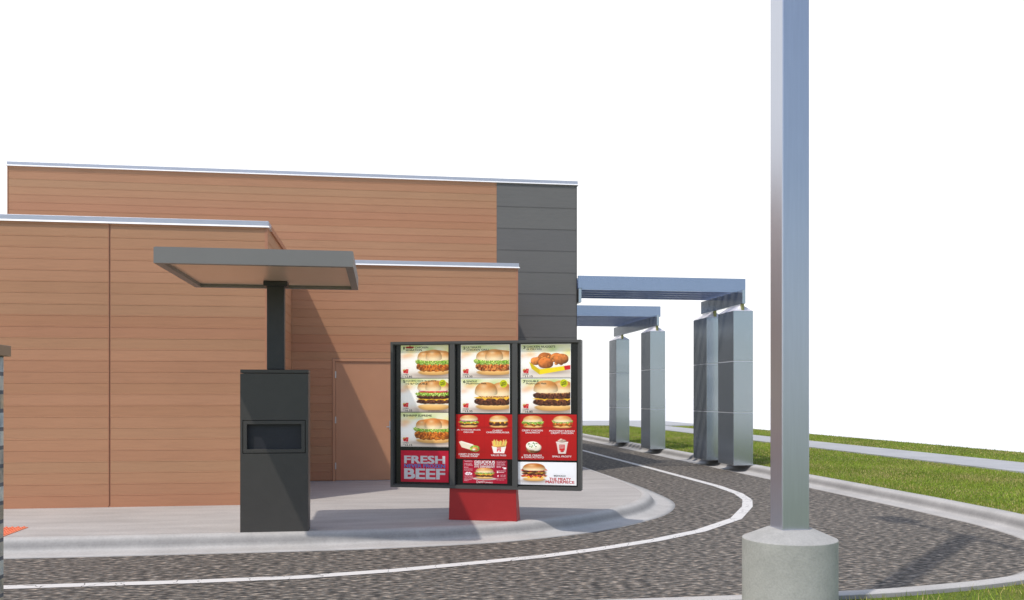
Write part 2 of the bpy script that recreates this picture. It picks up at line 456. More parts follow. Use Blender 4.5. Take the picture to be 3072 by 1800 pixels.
# roofs
part(MB().box(-12, LX-.03, FY+.04, UY-.02, TOP-.28, TOP-.25).box(LX-.03, RX-.03, DY+.04, UY-.02, TOP-.28, TOP-.25), 'roof', M['roofing'])
# copings: a face, and a flared drip edge along its foot
def coping(x0, x1, y0, y1, z, ex0=1, ex1=1):
    o = .016
    part(MB().box(x0-o*ex0, x1+o*ex1, y0-o, y1, z-.068, z), 'coping', M['coping'], bevel=.004)
    f = .034
    mb = MB()
    mb.hexa([(x0-f*ex0,y0-f,z-.090),(x1+f*ex1,y0-f,z-.090),(x1+f*ex1,y1,z-.090),(x0-f*ex0,y1,z-.090),
             (x0-o*ex0-.002*ex0,y0-o-.002,z-.066),(x1+o*ex1+.002*ex1,y0-o-.002,z-.066),(x1+o*ex1+.002*ex1,y1,z-.066),(x0-o*ex0-.002*ex0,y1,z-.066)])
    part(mb, 'drip_edge', M['lip'])
def coping_run(x0, x1, y0, y1, z):       # L shaped pieces that butt, not overlap
    pass
coping(-12, LX, FY, FY+.30, TOP, 0, 1)
def side_coping(x, y0, y1, z):           # coping over a wall that runs away from the lane
    part(MB().box(x-.28, x+.016, y0, y1, z-.068, z-.0005), 'coping', M['wood_trim'])
    part(MB().box(x-.28, x+.024, y0, y1, z-.090, z-.068), 'drip_edge', M['wood_trim'])
side_coping(LX, FY+.30, DY-.0, TOP)
part(MB().box(LX-.28, LX+.016, DY, UY-.01, TOP-.09, TOP-.001), 'coping', M['wood_trim'])
coping(LX+.02, RX, DY, DY+.28, TOP+.001, 0, 1)
side_coping(RX, DY+.28, UY-.01, TOP)
coping(UX0, UX1, UY-.006, UY+.30, UTOP)
side_coping(UX1, UY+.30, 46, UTOP)
# door
dr = part(MB().box(-.812, .200, DY+.012, DY+.05, P+.008, 2.281), 'door', M['door'], bevel=.003)
fr = MB().box(-.868,-.815,DY-.012,DY+.05,P,2.338).box(.203,.258,DY-.012,DY+.05,P,2.338).box(-.815,.203,DY-.012,DY+.05,2.284,2.338)
DO = BO
def sub(mb, name, mat, **kw): return mb.build(name, mat, dr, BO, **kw)
sub(fr, 'door_frame', M['door'], bevel=.003)
for z0 in (.36, 1.18, 1.99):
    sub(MB().box(-.824, -.803, DY-.016, DY+.014, z0, z0+.118), 'hinge', M['steel'], bevel=.002)
h = MB().box(.135, .175, DY-.012, DY+.011, 1.06, 1.22).box(.145,.165,DY-.055,DY-.012,1.105,1.125).box(.085,.165,DY-.068,DY-.0555,1.102,1.124)
sub(h, 'handle', M['steel'], bevel=.003)
sub(MB().box(-.815, .203, DY-.03, DY+.05, P+.001, P+.006), 'threshold', M['steel'])

# ------------------------------------------------------------------ drive-through speaker post with canopy
KX0, KX1, KY0, KY1 = -1.549, -.813, 10.26, 10.51
ko = (-1.18, 10.385, P)
kt = thing('speaker_post', 'dark grey order speaker post carrying a flat canopy, standing left of the menu board', 'order post', ko)
def kp(mb, name, mat, parent=kt, **kw): return mb.build(name, mat, parent, ko, **kw)
SX0, SX1, SZ0, SZ1 = -1.524, -.841, 1.024, 1.395
body = MB()
fz = 1.912
for (a, b, c, d) in ((KX0, KX1, P, SZ0), (KX0, KX1, SZ1, fz), (KX0, SX0, SZ0, SZ1), (SX1, KX1, SZ0, SZ1)):
    body.face([(a,KY0,c),(b,KY0,c),(b,KY0,d),(a,KY0,d)])
for (x0,z0,x1,z1) in ((SX0,SZ0,SX0,SZ1),(SX1,SZ1,SX1,SZ0),(SX0,SZ1,SX1,SZ1),(SX1,SZ0,SX0,SZ0)):
    body.face([(x0,KY0,z0),(x1,KY0,z1),(x1,KY0+.12,z1),(x0,KY0+.12,z0)])
body.face([(SX0,KY0+.12,SZ0),(SX1,KY0+.12,SZ0),(SX1,KY0+.12,SZ1),(SX0,KY0+.12,SZ1)])
ch = .02
body.face([(KX1,KY0,P),(KX1+.004,KY0+ch,P),(KX1+.004,KY0+ch,fz),(KX1,KY0,fz)])
body.face([(KX1+.004,KY0+ch,P),(KX1+.004,KY1,P),(KX1+.004,KY1,fz),(KX1+.004,KY0+ch,fz)])
body.face([(KX0,KY1,P),(KX0,KY0,P),(KX0,KY0,fz),(KX0,KY1,fz)])
body.face([(KX1+.004,KY1,P),(KX0,KY1,P),(KX0,KY1,fz),(KX1+.004,KY1,fz)])
body.face([(KX0,KY0,fz),(KX1,KY0,fz),(KX1+.004,KY0+ch,fz),(KX1+.004,KY1,fz),(KX0,KY1,fz)])
kp(body, 'cabinet', M['dark_metal'])
kp(MB().box(KX0, KX1+.005, KY0, KY1+.004, fz+.006, 1.956), 'cabinet_lid', M['dark_metal'], bevel=.004)
kp(MB().ring(SX0+.007, SX1-.007, SZ0+.007, SZ1-.007, .040, KY0-.001, KY0+.07), 'speaker_frame', M['dark_metal'], bevel=.002)
kp(MB().face([(SX0+.04,KY0+.066,SZ0+.04),(SX1-.04,KY0+.066,SZ0+.04),(SX1-.04,KY0+.066,SZ1-.04),(SX0+.04,KY0+.066,SZ1-.04)]), 'speaker_panel', M['recess'])
PX0, PX1, PY0, PY1 = -1.276, -1.082, 10.36, 10.48
cz0, cz1, cx0, cx1, cy0, cy1 = 2.917, 3.066, -2.128, -.2745, 8.86, 10.80
kp(MB().box(PX0, PX1, PY0, PY1, 1.956, cz0+.035), 'pole', M['black_metal'], bevel=.012)
kp(MB().box(PX0-.034, PX1+.034, PY0-.034, PY1+.034, cz0-.022, cz0+.034), 'pole_flange', M['black_metal'], bevel=.008)
b = .075
cn = MB()
cn.box(cx0, cx1, cy0, cy0+b, cz0, cz1).box(cx0, cx1, cy1-b, cy1, cz0, cz1).box(cx0, cx0+b, cy0+b, cy1-b, cz0, cz1).box(cx1-b, cx1, cy0+b, cy1-b, cz0, cz1)
canopy = kp(cn, 'canopy', M['canopy_fascia'])
kp(MB().box(cx0+b, cx1-b, cy0+b, cy1-b, cz0+.035, cz0+.06), 'soffit', M['soffit'], canopy)
kp(MB().box(cx0+.01, cx1-.01, cy0+.01, cy1-.01, cz1-.002, cz1+.006), 'canopy_top', M['canopy_fascia'], canopy)

# ------------------------------------------------------------------ menu board
AC = -2.5465; PHI = R(-20)
mt = thing('menu_board', 'wide dark framed menu board with burger posters on a red pedestal', 'menu board', (1.253, 10.888, P), PHI)
Z = lambda z: z-P
A = lambda a: a-AC
HX = 1.1835; ZB, ZT = .538, 2.331
FY0, PYL, BY = -.100, -.036, .085       # frame front, poster plane, board back
ped = MB().hexa([(-.4445,-.070,0),(.4045,-.070,0),(.4095,.115,0),(-.4495,.115,0),(-.436,-.070,Z(ZB)+.02),(.394,-.070,Z(ZB)+.02),(.394,.055,Z(ZB)+.02),(-.436,.055,Z(ZB)+.02)])
ped.build('pedestal', M['red'], mt, bevel=.004)
mt_frame = MB().ring(-HX, HX, Z(ZB), Z(ZT), .030, FY0, FY0+.07)
cf = .028                                # back half of the case, edges chamfered off
mt_frame.hexa([(-HX,FY0+.0705,Z(ZB)),(HX,FY0+.0705,Z(ZB)),(HX,BY-cf,Z(ZB)),(-HX,BY-cf,Z(ZB)),(-HX,FY0+.0705,Z(ZT)),(HX,FY0+.0705,Z(ZT)),(HX,BY-cf,Z(ZT)),(-HX,BY-cf,Z(ZT))])
mt_frame.hexa([(-HX,BY-cf,Z(ZB)),(HX,BY-cf,Z(ZB)),(HX-cf,BY,Z(ZB)+cf),(-HX+cf,BY,Z(ZB)+cf),(-HX,BY-cf,Z(ZT)),(HX,BY-cf,Z(ZT)),(HX-cf,BY,Z(ZT)-cf),(-HX+cf,BY,Z(ZT)-cf)])
mt_frame.build('frame', M['board_frame'], mt)
for a0, a1 in ((-2.985, -2.897), (-2.206, -2.119)):
    MB().box(A(a0)+.012, A(a1)-.012, FY0+.004, PYL+.006, Z(ZB)+.030, Z(ZT)-.030).build('mullion', M['board_frame'], mt, bevel=.003)
MB().ring(-HX+.026, HX-.026, Z(ZB)+.026, Z(ZT)-.026, .014, FY0+.018, PYL+.006).build('inner_frame', M['board_frame'], mt)
for a0, a1 in ((-3.70, -2.973), (-2.909, -2.194), (-2.131, -1.42)):
    MB().box(A(a0)-.006, A(a1)+.006, PYL+.002, PYL+.005, Z(.575), Z(2.298)).build('backing', M['backing'], mt)

# ---- little painter: every poster is a grid of coloured vertices
RES = 260
def vnoise(h, w, cell, seed):
    g = np.random.default_rng(seed).random((int(h/cell)+3, int(w/cell)+3))
    y = np.arange(h)/cell; x = np.arange(w)/cell
    yi = y.astype(int); xi = x.astype(int); fy = (y-yi)[:,None]; fx = (x-xi)[None]
    fy = fy*fy*(3-2*fy); fx = fx*fx*(3-2*fx)
    a = g[yi][:,xi]; b_ = g[yi][:,xi+1]; c = g[yi+1][:,xi]; d = g[yi+1][:,xi+1]
    return (a*(1-fx)+b_*fx)*(1-fy)+(c*(1-fx)+d*fx)*fy
class Cv:
    """canvas; x and y both measured in poster widths, y downwards"""
    def __init__(self, wm, hm, bg):
        self.w = int(wm*RES); self.h = int(hm*RES); self.wm = wm; self.hm = hm; self.asp = hm/wm
        self.X, self.Y = np.meshgrid((np.arange(self.w)+.5)/self.w, (np.arange(self.h)+.5)/self.w)
        self.c = np.zeros((self.h, self.w, 3)); self.c[:] = bg; self.e = 1.1/self.w; self.seed = 1
    def put(self, mask, col):
        m = np.clip(mask, 0, 1)[..., None]; self.c = self.c*(1-m) + np.asarray(col)*m
    def n(self, cell):
        self.seed += 1; return vnoise(self.h, self.w, max(1.2, cell*self.w), self.seed*17+self.w)
    def sd(self, f, scale): return np.clip(.5 - f*scale/self.e, 0, 1)
    def blur(self, cx, cy, rx, ry, col, a=1):
        self.put(a*np.exp(-(((self.X-cx)/rx)**2+((self.Y-cy)/ry)**2)), col)
    def rect(self, x0, y0, x1, y1, col): 
        f = np.maximum(np.maximum(x0-self.X, self.X-x1), np.maximum(y0-self.Y, self.Y-y1)); self.put(self.sd(f, 1), col)
    def poly(self, pts, col):
        f = np.full(self.X.shape, -9.)
        for i in range(len(pts)):                       # convex, clockwise on screen
            (x0,y0),(x1,y1) = pts[i], pts[(i+1)%len(pts)]; L = math.hypot(x1-x0, y1-y0)
            f = np.maximum(f, ((self.X-x0)*(y1-y0)-(self.Y-y0)*(x1-x0))/L)
        self.put(self.sd(f, 1), col)
    def ell(self, cx, cy, rx, ry, col, p=2, shade=.35, tex=.0, cell=.02):
        xn = (self.X-cx)/rx; yn = (self.Y-cy)/ry
        f = (np.abs(xn)**p+np.abs(yn)**p)**(1/p)-1
        s = 1+shade*(-.55*xn-.75*yn)*.8-shade*.5*np.clip(np.abs(xn)**p+np.abs(yn)**p,0,1)**2
        if tex: s = s*(1+tex*(self.n(cell)-.5)*2)
        self.put(self.sd(f, min(rx,ry)), np.clip(np.asarray(col)[None,None]*s[...,None], 0, 255))
    def band(self, cx, cy, rx, ry, col, wave=0, freq=10, ph=0, tex=.2, cell=.012, p=3.2, shade=.3, col2=None):
        xn = (self.X-cx)/rx
        wob = wave*(np.sin(self.X*freq*6.28+ph)+.6*np.sin(self.X*freq*11.3+ph*2.1)+.5*(self.n(.02)-.5)*2)
        yn = (self.Y-cy-wob)/ry
        f = (np.abs(xn)**p+np.abs(yn)**2.2)**(1/2.4)-1
        s = 1-shade*np.abs(xn)**3-shade*.8*yn+tex*(self.n(cell)-.5)*2
        c = np.asarray(col, float)[None,None]*np.ones(self.X.shape+(1,))
        if col2 is not None:
            k = np.clip((self.n(cell*1.5)-.45)*4, 0, 1)[...,None]; c = c*(1-k)+np.asarray(col2)*k
        self.put(self.sd(f, ry), np.clip(c*s[...,None], 0, 255))
    def bun_top(self, cx, cy, rx, ry, lobes=True, seed=0, tone=(214,142,72)):
        xn = (self.X-cx)/rx; yn = (self.Y-cy)/ry
        yy = np.where(yn < 0, -yn, yn*3.4)
        f = (np.abs(xn)**2.5+yy**2.2)**(1/2.35)-1
        t = np.clip(1+yn, 0, 1.2)                                 # 0 at the crown, 1 at the foot
        top = np.array(tone, float); foot = np.array((249,224,180), float)
        k = np.clip((t-.42)*1.6, 0, 1)[...,None]
        c = top*(1-k)+foot*k
        s = 1.02-.22*np.abs(xn)**3-.10*np.clip(xn,0,1)
        if lobes:
            for j, (x0, bend) in enumerate(((-.28,-.36),(.30,.42))):
                xc = x0*np.clip(t*1.6,0,1)+bend*np.clip(t-.3,0,1)**1.5*.5
                s = s*(1-.26*np.exp(-((xn-xc)/.05)**2)*np.clip(1.1-t,0,1))
                s = s*(1+.14*np.exp(-((xn-xc-.14)/.12)**2)*np.clip(1.1-t,0,1))
        hl = np.exp(-(((xn+.22)/.34)**2+((yn+.62)/.22)**2))
        c = c*s[...,None]*(1+.04*(self.n(.03)-.5)[...,None]); c = c+(np.array((255,236,200))-c)*(.55*hl)[...,None]
        self.put(self.sd(f, ry*.8), np.clip(c, 0, 255))
    def bun_foot(self, cx, cy, rx, ry, tone=(232,178,104)):
        xn = (self.X-cx)/rx; yn = (self.Y-cy)/ry
        yy = np.where(yn > 0, yn, -yn*1.8)
        f = (np.abs(xn)**3+yy**2.2)**(1/2.6)-1
        s = 1.08-.25*np.abs(xn)**3-.22*np.clip(yn,0,1)
        c = np.array(tone, float)*s[...,None]; c = c+(np.array((250,226,170))-c)*np.clip(.25-yn,0,1)[...,None]*.7
        self.put(self.sd(f, ry*.7), np.clip(c, 0, 255))
    def shadow(self, cx, cy, rx, ry, a=.5): self.blur(cx, cy, rx, ry, (70,40,25), a)
    def dots(self, n, cx, cy, rx, ry, size, col, seed=3, shade=.3):
        r_ = np.random.default_rng(seed)
        for _ in range(n):
            a = r_.uniform(0, 6.28); q = math.sqrt(r_.random()); s = size*r_.uniform(.6,1.3)
            k = r_.uniform(.85,1.1)
            self.ell(cx+rx*q*math.cos(a), cy+ry*q*math.sin(a), s, s*r_.uniform(.6,1), [min(255,c*k) for c in col], 2, shade)

LETT=(120,170,52); LETT2=(206,220,120); TOM=(206,58,40); PAT=(112,64,40); PAT2=(74,40,26); CHE=(250,190,50); FRY=(222,130,44); FRY2=(176,84,24); ONI=(196,96,150); MAYO=(250,240,215); BAC=(170,52,34)
def burger(cv, cx, y1, w, h, layers, lobes=True, tone=(214,142,72), topf=.36):
    """stack drawn from the foot up; layers listed from bottom to top with their share of the height"""
    cv.shadow(cx, y1, w*.55, h*.10, .55)
    r = w/2
    fh = h*.13; cv.bun_foot(cx, y1-fh*.95, r*.90, fh)
    y = y1-fh*1.55
    tot = sum(s for _, s in layers); room = h*(1-topf)-fh*1.1
    for k, (kind, s) in enumerate(layers):
        hh = room*s/tot; yc = y-hh*.5; ph = k*1.7+cx*9
        if kind == 'patty': cv.band(cx, yc, r*.98, hh*.72, PAT, .003, 6, ph, .30, .018, 4, .35, PAT2)
        if kind == 'fried': cv.band(cx, yc, r*1.0, hh*.74, FRY, .007, 7, ph, .26, .020, 4, .3, FRY2)
        if kind == 'grill': cv.band(cx, yc, r*.97, hh*.70, (220,140,70), .004, 5, ph, .35, .02, 4, .3, (170,80,30))
        if kind == 'lettuce': cv.band(cx, yc, r*1.06, hh*.95, LETT, .008, 9, ph, .35, .010, 5, .15, LETT2)
        if kind == 'tomato': cv.band(cx, yc, r*.86, hh*.62, TOM, .001, 3, ph, .2, .03, 5, .2, (226,110,80))
        if kind == 'onion': cv.band(cx, yc, r*.88, hh*.62, ONI, .004, 8, ph, .25, .02, 5, .1, (240,214,226))
        if kind == 'mayo': cv.band(cx, yc, r*.80, hh*.66, MAYO, .004, 6, ph, .08, .03, 5, .1)
        if kind == 'mush': cv.band(cx, yc, r*.84, hh*.8, (226,178,112), .006, 9, ph, .35, .012, 4, .15, (168,96,44))
        if kind == 'bacon': cv.band(cx, yc, r*1.06, hh*.85, BAC, .010, 7, ph, .45, .012, 3, .15, (222,120,80))
        if kind == 'cheese':
            cv.band(cx, yc, r*.97, hh*.5, CHE, .002, 3, ph, .06, .05, 5, .12)
            for q in (-.45, .15, .62):
                cx2 = cx+q*r; cv.poly([(cx2-.16*r, yc), (cx2+.18*r, yc), (cx2+.02*r, yc+hh*1.35)], CHE)
        y -= hh
    yb, ry = y+h*.03, h*topf*.98
    if lobes == 2:                                       # two fat humps with a valley between them
        cv.bun_top(cx, yb, r*.93, ry*.86, False, 0, tone); cv.bun_top(cx+.40*r, yb-.01, r*.54, ry*.97, False, 0, tone); cv.bun_top(cx-.38*r, yb-.006, r*.58, ry, False, 0, tone)
    elif lobes:
        cv.bun_top(cx, yb, r*.93, ry*.95, False, 0, tone); cv.bun_top(cx-.52*r, yb-.004, r*.42, ry*.80, False, 0, tone); cv.bun_top(cx+.48*r, yb-.004, r*.46, ry*.84, False, 0, tone)
        cv.bun_top(cx-.02*r, yb-.002, r*.46, ry*.99, False, 0, tone)
    else: cv.bun_top(cx, yb, r*.93, ry, False, 0, tone)

def dish_bg(cv, seed):
    cv.c[:] = (252,248,240)
    a = cv.asp
    for (x, y, rx, ry, col, al) in ((.0,.0,.30,.14,(196,206,120),.8),(.36,.02,.2,.12,(170,196,90),.75),(.78,.02,.3,.13,(214,214,150),.8),(.62,.1,.14,.09,(150,184,70),.6),
                                    (.16,.18,.13,.07,(240,170,90),.75),(.04,.24,.10,.06,(238,150,90),.6),(.98,.14,.14,.12,(236,226,120),.8),(.24,.09,.1,.05,(246,216,120),.7),(.5,.14,.12,.08,(250,236,170),.6)):
        r_ = np.random.default_rng(seed*7+int(x*50)); cv.blur(x+r_.uniform(-.06,.06), y+r_.uniform(-.02,.04), rx*.9, ry*.8, col, al*.8)
    k = np.clip((cv.Y-a*.55)/(a*.45), 0, 1)[...,None]; cv.c = cv.c*(1-k*.55)+np.array((216,196,178))*k*.55
    cv.blur(.2, a*.55, .35, .14, (255,253,248), .7)
    cv.rect(0, a*.965, 1, a, (190,182,174))
def combo(cv):
    a = cv.asp; x = .046; y = a*.72; s = .118
    cv.poly([(x,y+.02),(x+s*.56,y+.025),(x+s*.5,y+.085),(x+.012,y+.08)], (196,30,34))
    cv.dots(9, x+.034, y+.022, .03, .014, .010, (226,170,60), 4)
    cv.poly([(x+.06,y),(x+s,y-.002),(x+s*.92,y+.088),(x+.068,y+.09)], (206,28,36))
    cv.ell(x+.088, y+.04, .014, .012, (240,120,110)); cv.rect(x+.062,y-.004,x+s,y+.006,(236,190,180))
def badge(cv, cx, cy, r):
    d = np.hypot(cv.X-cx, cv.Y-cy); an = np.arctan2(cv.Y-cy, cv.X-cx)
    rr = r*(1+.11*np.abs(np.sin(an*9)))
    cv.put(cv.sd(d-rr, 1), (222,226,20))
    cv.put(cv.sd(np.abs(d-r*.86)-r*.035, 1), (90,100,10))
def border(cv, t=.012):
    cv.rect(0,0,1,t,(250,249,247)); cv.rect(0,cv.asp-t*.6,1,cv.asp,(250,249,247)); cv.rect(0,0,t,cv.asp,(250,249,247)); cv.rect(1-t,0,1,cv.asp,(250,249,247))

def poster(cv, a0, z1, label, name='poster'):
    w, h = cv.w, cv.h
    xs = A(a0)+(np.arange(w)/(w-1))*cv.wm; zs = Z(z1)-(np.arange(h)/(h-1))*cv.hm
    XX, ZZ = np.meshgrid(xs, zs)
    co = np.stack([XX, np.full(XX.shape, PYL), ZZ], -1).reshape(-1, 3)
    i = np.arange(h*w).reshape(h, w)
    q = np.stack([i[1:,:-1], i[1:,1:], i[:-1,1:], i[:-1,:-1]], -1).reshape(-1)
    nf = len(q)//4
    me = bpy.data.meshes.new(name); me.vertices.add(h*w); me.vertices.foreach_set('co', co.ravel())
    me.loops.add(len(q)); me.loops.foreach_set('vertex_index', q.astype(np.int32))
    me.polygons.add(nf); me.polygons.foreach_set('loop_start', np.arange(0, nf*4, 4, dtype=np.int32))
    me.update(calc_edges=True)
    c = np.clip(cv.c, 0, 255)/255; c = np.where(c <= .04045, c/12.92, ((c+.055)/1.055)**2.4)
    ca = me.color_attributes.new('Col', 'FLOAT_COLOR', 'POINT')
    ca.data.foreach_set('color', np.concatenate([c.reshape(-1,3), np.ones((h*w,1))], 1).ravel())
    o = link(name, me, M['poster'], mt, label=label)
    o['box'] = (a0, z1, cv.wm, cv.hm)
    return o

def text_mesh(s, bold):
    cu = bpy.data.curves.new('t', 'FONT'); cu.body = s; cu.resolution_u = 3; cu.size = 1
    o = bpy.data.objects.new('t', cu); C.objects.link(o)
    dg = bpy.context.evaluated_depsgraph_get(); dg.update()
    me = o.evaluated_get(dg).to_mesh()
    v = np.array([tuple(q.co) for q in me.vertices]); f = [tuple(p.vertices) for p in me.polygons]
    bpy.data.objects.remove(o); bpy.data.curves.remove(cu)
    return v, f
def lettering(po, items, colour, name='lettering'):
    """items: (string, x0, y0, x1, y1, bold[, slant]) in fractions of the poster; all of one colour become one mesh"""
    a0, z1, wm, hm = po['box']
    for it in items:
        mb = MB()
        s, x0, y0, x1, y1 = it[:5]; bold = it[5] if len(it) > 5 else .018; rot = it[6] if len(it) > 6 else 0
        v, f = text_mesh(s, bold)
        lay = [(v+np.array((i*bold*.75, j*bold*.5, 0)), k) for k, (i, j) in enumerate(((0,0),(-1,-1),(1,1),(-1,1),(1,-1)))] if bold > .004 else [(v, 0)]
        nv = len(v); f = [tuple(k*nv+i for i in q) for _, k in lay for q in f]; dep = np.concatenate([np.full(nv, k*.00012) for _, k in lay]); v = np.concatenate([q for q, _ in lay])
        lo, hi = v.min(0), v.max(0); sp = np.maximum(hi-lo, 1e-6)
        u = (v-lo)/sp
        px = A(a0)+(x0+(x1-x0)*u[:,0])*wm; pz = Z(z1)-(y1-(y1-y0)*u[:,1])*hm
        if rot:
            mx, mz = px.mean(), pz.mean(); c_, s_ = math.cos(rot), math.sin(rot)
            px, pz = mx+(px-mx)*c_-(pz-mz)*s_, mz+(px-mx)*s_+(pz-mz)*c_
        n = len(mb.v); mb.v += [(a, PYL-.0012-e_, b_) for a, b_, e_ in zip(px, pz, dep)]; mb.f += [tuple(n+k for k in q) for q in f]
        mb.build(name, INK[colour], po)
def price(p): return [('COMBO',.041,.868,.163,.905,.01),('RM',.041,.924,.083,.945,.01),(p,.092,.921,.240,.980,.02)]

LW = .611
# 1
cv = Cv(LW, .408, 0); dish_bg(cv, 1); burger(cv, .70, cv.asp*.90, .74, cv.asp*.74, [('fried',2.2),('lettuce',1.2),('tomato',.6)], True); combo(cv)
cv.ell(.19, cv.asp*.068, .085, .020, (170,52,34), 3, .2, .5, .02); cv.ell(.195, cv.asp*.05, .012, .03, (150,30,24))
p1 = poster(cv, -3.616, 2.290, 'poster of a fried chicken burger, number 1')
lettering(p1, [('1',.052,.040,.082,.125,.01),('CHICKEN',.297,.040,.577,.095,.022),('SENSATION',.103,.118,.446,.174,.022)]+price('12.85'), 'black')
lettering(p1, [('SPICY',.118,.040,.272,.100,.03)], 'dark_red')
# 5
cv = Cv(LW, .413, 0); dish_bg(cv, 2); burger(cv, .69, cv.asp*.93, .72, cv.asp*.86, [('mayo',.3),('patty',1.2),('cheese',.5),('patty',1.2),('lettuce',.8),('tomato',.55),('onion',.7),('mayo',.4)], True, topf=.30); combo(cv); badge(cv, .878, cv.asp*.14, .066)
p5 = poster(cv, -3.616, 1.877, 'poster of a tall double burger, number 5')
lettering(p5, [('5',.046,.045,.097,.125,.03),("DAVE'S HOT 'N JUICY",.110,.045,.749,.102,.022),('1/2 lb.* DOUBLE',.110,.118,.561,.176,.02),('NET WEIGHT BEFORE COOKING',.58,.950,.963,.972,.01),
               ('100%',.832,.085,.922,.130,.03,.2),('BEEF',.838,.145,.928,.192,.03,.2)]+price('16.35'), 'black')
# 9
cv = Cv(LW, .421, 0); dish_bg(cv, 3); burger(cv, .69, cv.asp*.88, .80, cv.asp*.70, [('fried',2.2),('lettuce',.9),('mayo',.5)], True, (222,134,60)); combo(cv)
p9 = poster(cv, -3.616, 1.457, 'poster of a shrimp burger, number 9')
lettering(p9, [('9',.046,.045,.097,.128,.03),('SHRIMP SUPREME',.110,.055,.653,.115,.022)]+price('12.15'), 'black')
# fresh beef
cv = Cv(.613, .388, (176,14,46)); cv.blur(.5, .3, .7, .4, (186,18,50), .6); cv.blur(0,.6,.4,.3,(146,8,38),.7); cv.c *= (1+.05*(cv.n(.05)-.5))[...,None]
fp = poster(cv, -3.616, .990, 'crimson poster with big silver lettering')
lettering(fp, [('FRESH',.070,.163,.930,.415,.05),('BEEF',.070,.571,.932,.908,.05)], 'silver'); lettering(fp, [('NEVER FROZEN',.073,.432,.930,.544,.03)], 'blue')
# 2, 6
cv = Cv(LW, .407, 0); dish_bg(cv, 4); burger(cv, .69, cv.asp*.90, .80, cv.asp*.74, [('grill',2.1),('lettuce',1.1),('tomato',.6)], True); combo(cv); border(cv)
p2 = poster(cv, -2.847, 2.288, 'poster of a grilled chicken burger, number 2')
lettering(p2, [('2',.046,.058,.100,.137,.03),('ULTIMATE',.115,.054,.416,.109,.022),('CHICKEN GRILL',.115,.125,.586,.179,.022)]+price('13.35'), 'black')
cv = Cv(LW, .420, 0); dish_bg(cv, 5); burger(cv, .67, cv.asp*.90, .80, cv.asp*.76, [('patty',1.6),('cheese',.6),('mush',1.1)], 2, topf=.42); combo(cv); badge(cv, .872, cv.asp*.16, .070); border(cv)
p6 = poster(cv, -2.847, 1.877, 'poster of a single mushroom burger, number 6')
lettering(p6, [('6',.046,.052,.098,.131,.03),('SINGLE',.115,.056,.332,.109,.022),('Mushroom Melt',.115,.121,.527,.170,.022),('100%',.822,.10,.918,.150,.03,.2),('BEEF',.828,.163,.924,.212,.03,.2)]+price('13.35'), 'black')
# 3, 7
cv = Cv(.608, .406, 0); dish_bg(cv, 6)
a = cv.asp; cv.shadow(.62, a*.80, .4, .06, .4)
cv.dots(6, .62, a*.44, .30, .06, .11, (196,112,52), 5, .5); cv.dots(40, .62, a*.46, .34, .09, .030, (214,134,66), 6, .5)
cv.ell(.30, a*.50, .10, .075, (206,124,60), 2.4, .5, .16, .03); cv.ell(.50, a*.56, .15, .10, (198,112,52), 2.4, .5, .16, .03); cv.ell(.80, a*.44, .15, .10, (204,120,58), 2.4, .5, .16, .03)
cv.poly([(.17,a*.52),(.38,a*.74),(.38,a*.89),(.22,a*.72)], (214,186,20)); cv.poly([(.38,a*.74),(1.0,a*.62),(1.0,a*.74),(.38,a*.89)], (244,216,30)); cv.poly([(.86,a*.648),(1.0,a*.62),(1.0,a*.74),(.88,a*.765)], (206,30,40))
combo(cv); border(cv)
p3 = poster(cv, -2.100, 2.286, 'poster of chicken nuggets in a yellow tray, number 3')
lettering(p3, [('3',.046,.047,.096,.130,.03),('CHICKEN NUGGETS',.116,.047,.690,.108,.022),('(6 PIECES)',.116,.123,.418,.184,.02)]+price('11.15'), 'black')
cv = Cv(.608, .419, 0); dish_bg(cv, 7); burger(cv, .66, cv.asp*.91, .84, cv.asp*.82, [('patty',1.5),('cheese',.5),('patty',1.5),('mush',.9)], 2, topf=.34); combo(cv); badge(cv, .86, cv.asp*.14, .070); border(cv)
p7 = poster(cv, -2.100, 1.874, 'poster of a double mushroom burger, number 7')
lettering(p7, [('7',.046,.047,.096,.13,.03),('DOUBLE',.106,.052,.360,.106,.022),('Mushroom Melt',.106,.120,.515,.170,.022),('100%',.812,.082,.908,.132,.03,.2),('BEEF',.818,.145,.914,.194,.03,.2)]+price('16.85'), 'black')

# red panels of small items
def red_bg(wm, hm):
    cv = Cv(wm, hm, (176,17,18)); cv.blur(.5,.1,.8,.4,(190,22,20),.7); cv.blur(.5,cv.asp,.8,.25,(160,18,18),.6)
    cv.rect(.493,0,.497,cv.asp,(160,14,16)); cv.rect(0,cv.asp*.475,1,cv.asp*.480,(160,14,16)); return cv
cv = red_bg(.713, .541); a = cv.asp
burger(cv, .226, a*.295, .34, a*.27, [('patty',.8),('cheese',.5),('lettuce',.6),('onion',.6),('mayo',.5)], False, (228,164,92))
burger(cv, .745, a*.295, .34, a*.265, [('patty',1.1),('cheese',.8)], False, (228,160,84), .42)
cv.shadow(.22, a*.83, .2, .03, .4)
cv.poly([(.05,a*.62),(.10,a*.60),(.31,a*.68),(.27,a*.80),(.10,a*.74)], (240,226,200)); cv.poly([(.05,a*.62),(.09,a*.60),(.30,a*.675),(.29,a*.70)], (250,242,226))
cv.ell(.33, a*.765, .085, .052, (150,184,76), 2.2, .3, .4, .012); cv.ell(.335, a*.775, .055, .032, (236,150,80), 2.2, .3, .3, .012); cv.ell(.315, a*.79, .03, .018, (248,236,214))
for k in range(22):
    r_ = np.random.default_rng(k+40); x = .645+.21*(k/21)+r_.uniform(-.01,.01); t = a*(.56+.05*r_.random()); sl = (k/21-.5)*.05
    cv.poly([(x+sl,t),(x+sl+.016,t),(x+.014,a*.72),(x-.002,a*.72)], [c*r_.uniform(.86,1.05) for c in (246,206,110)])
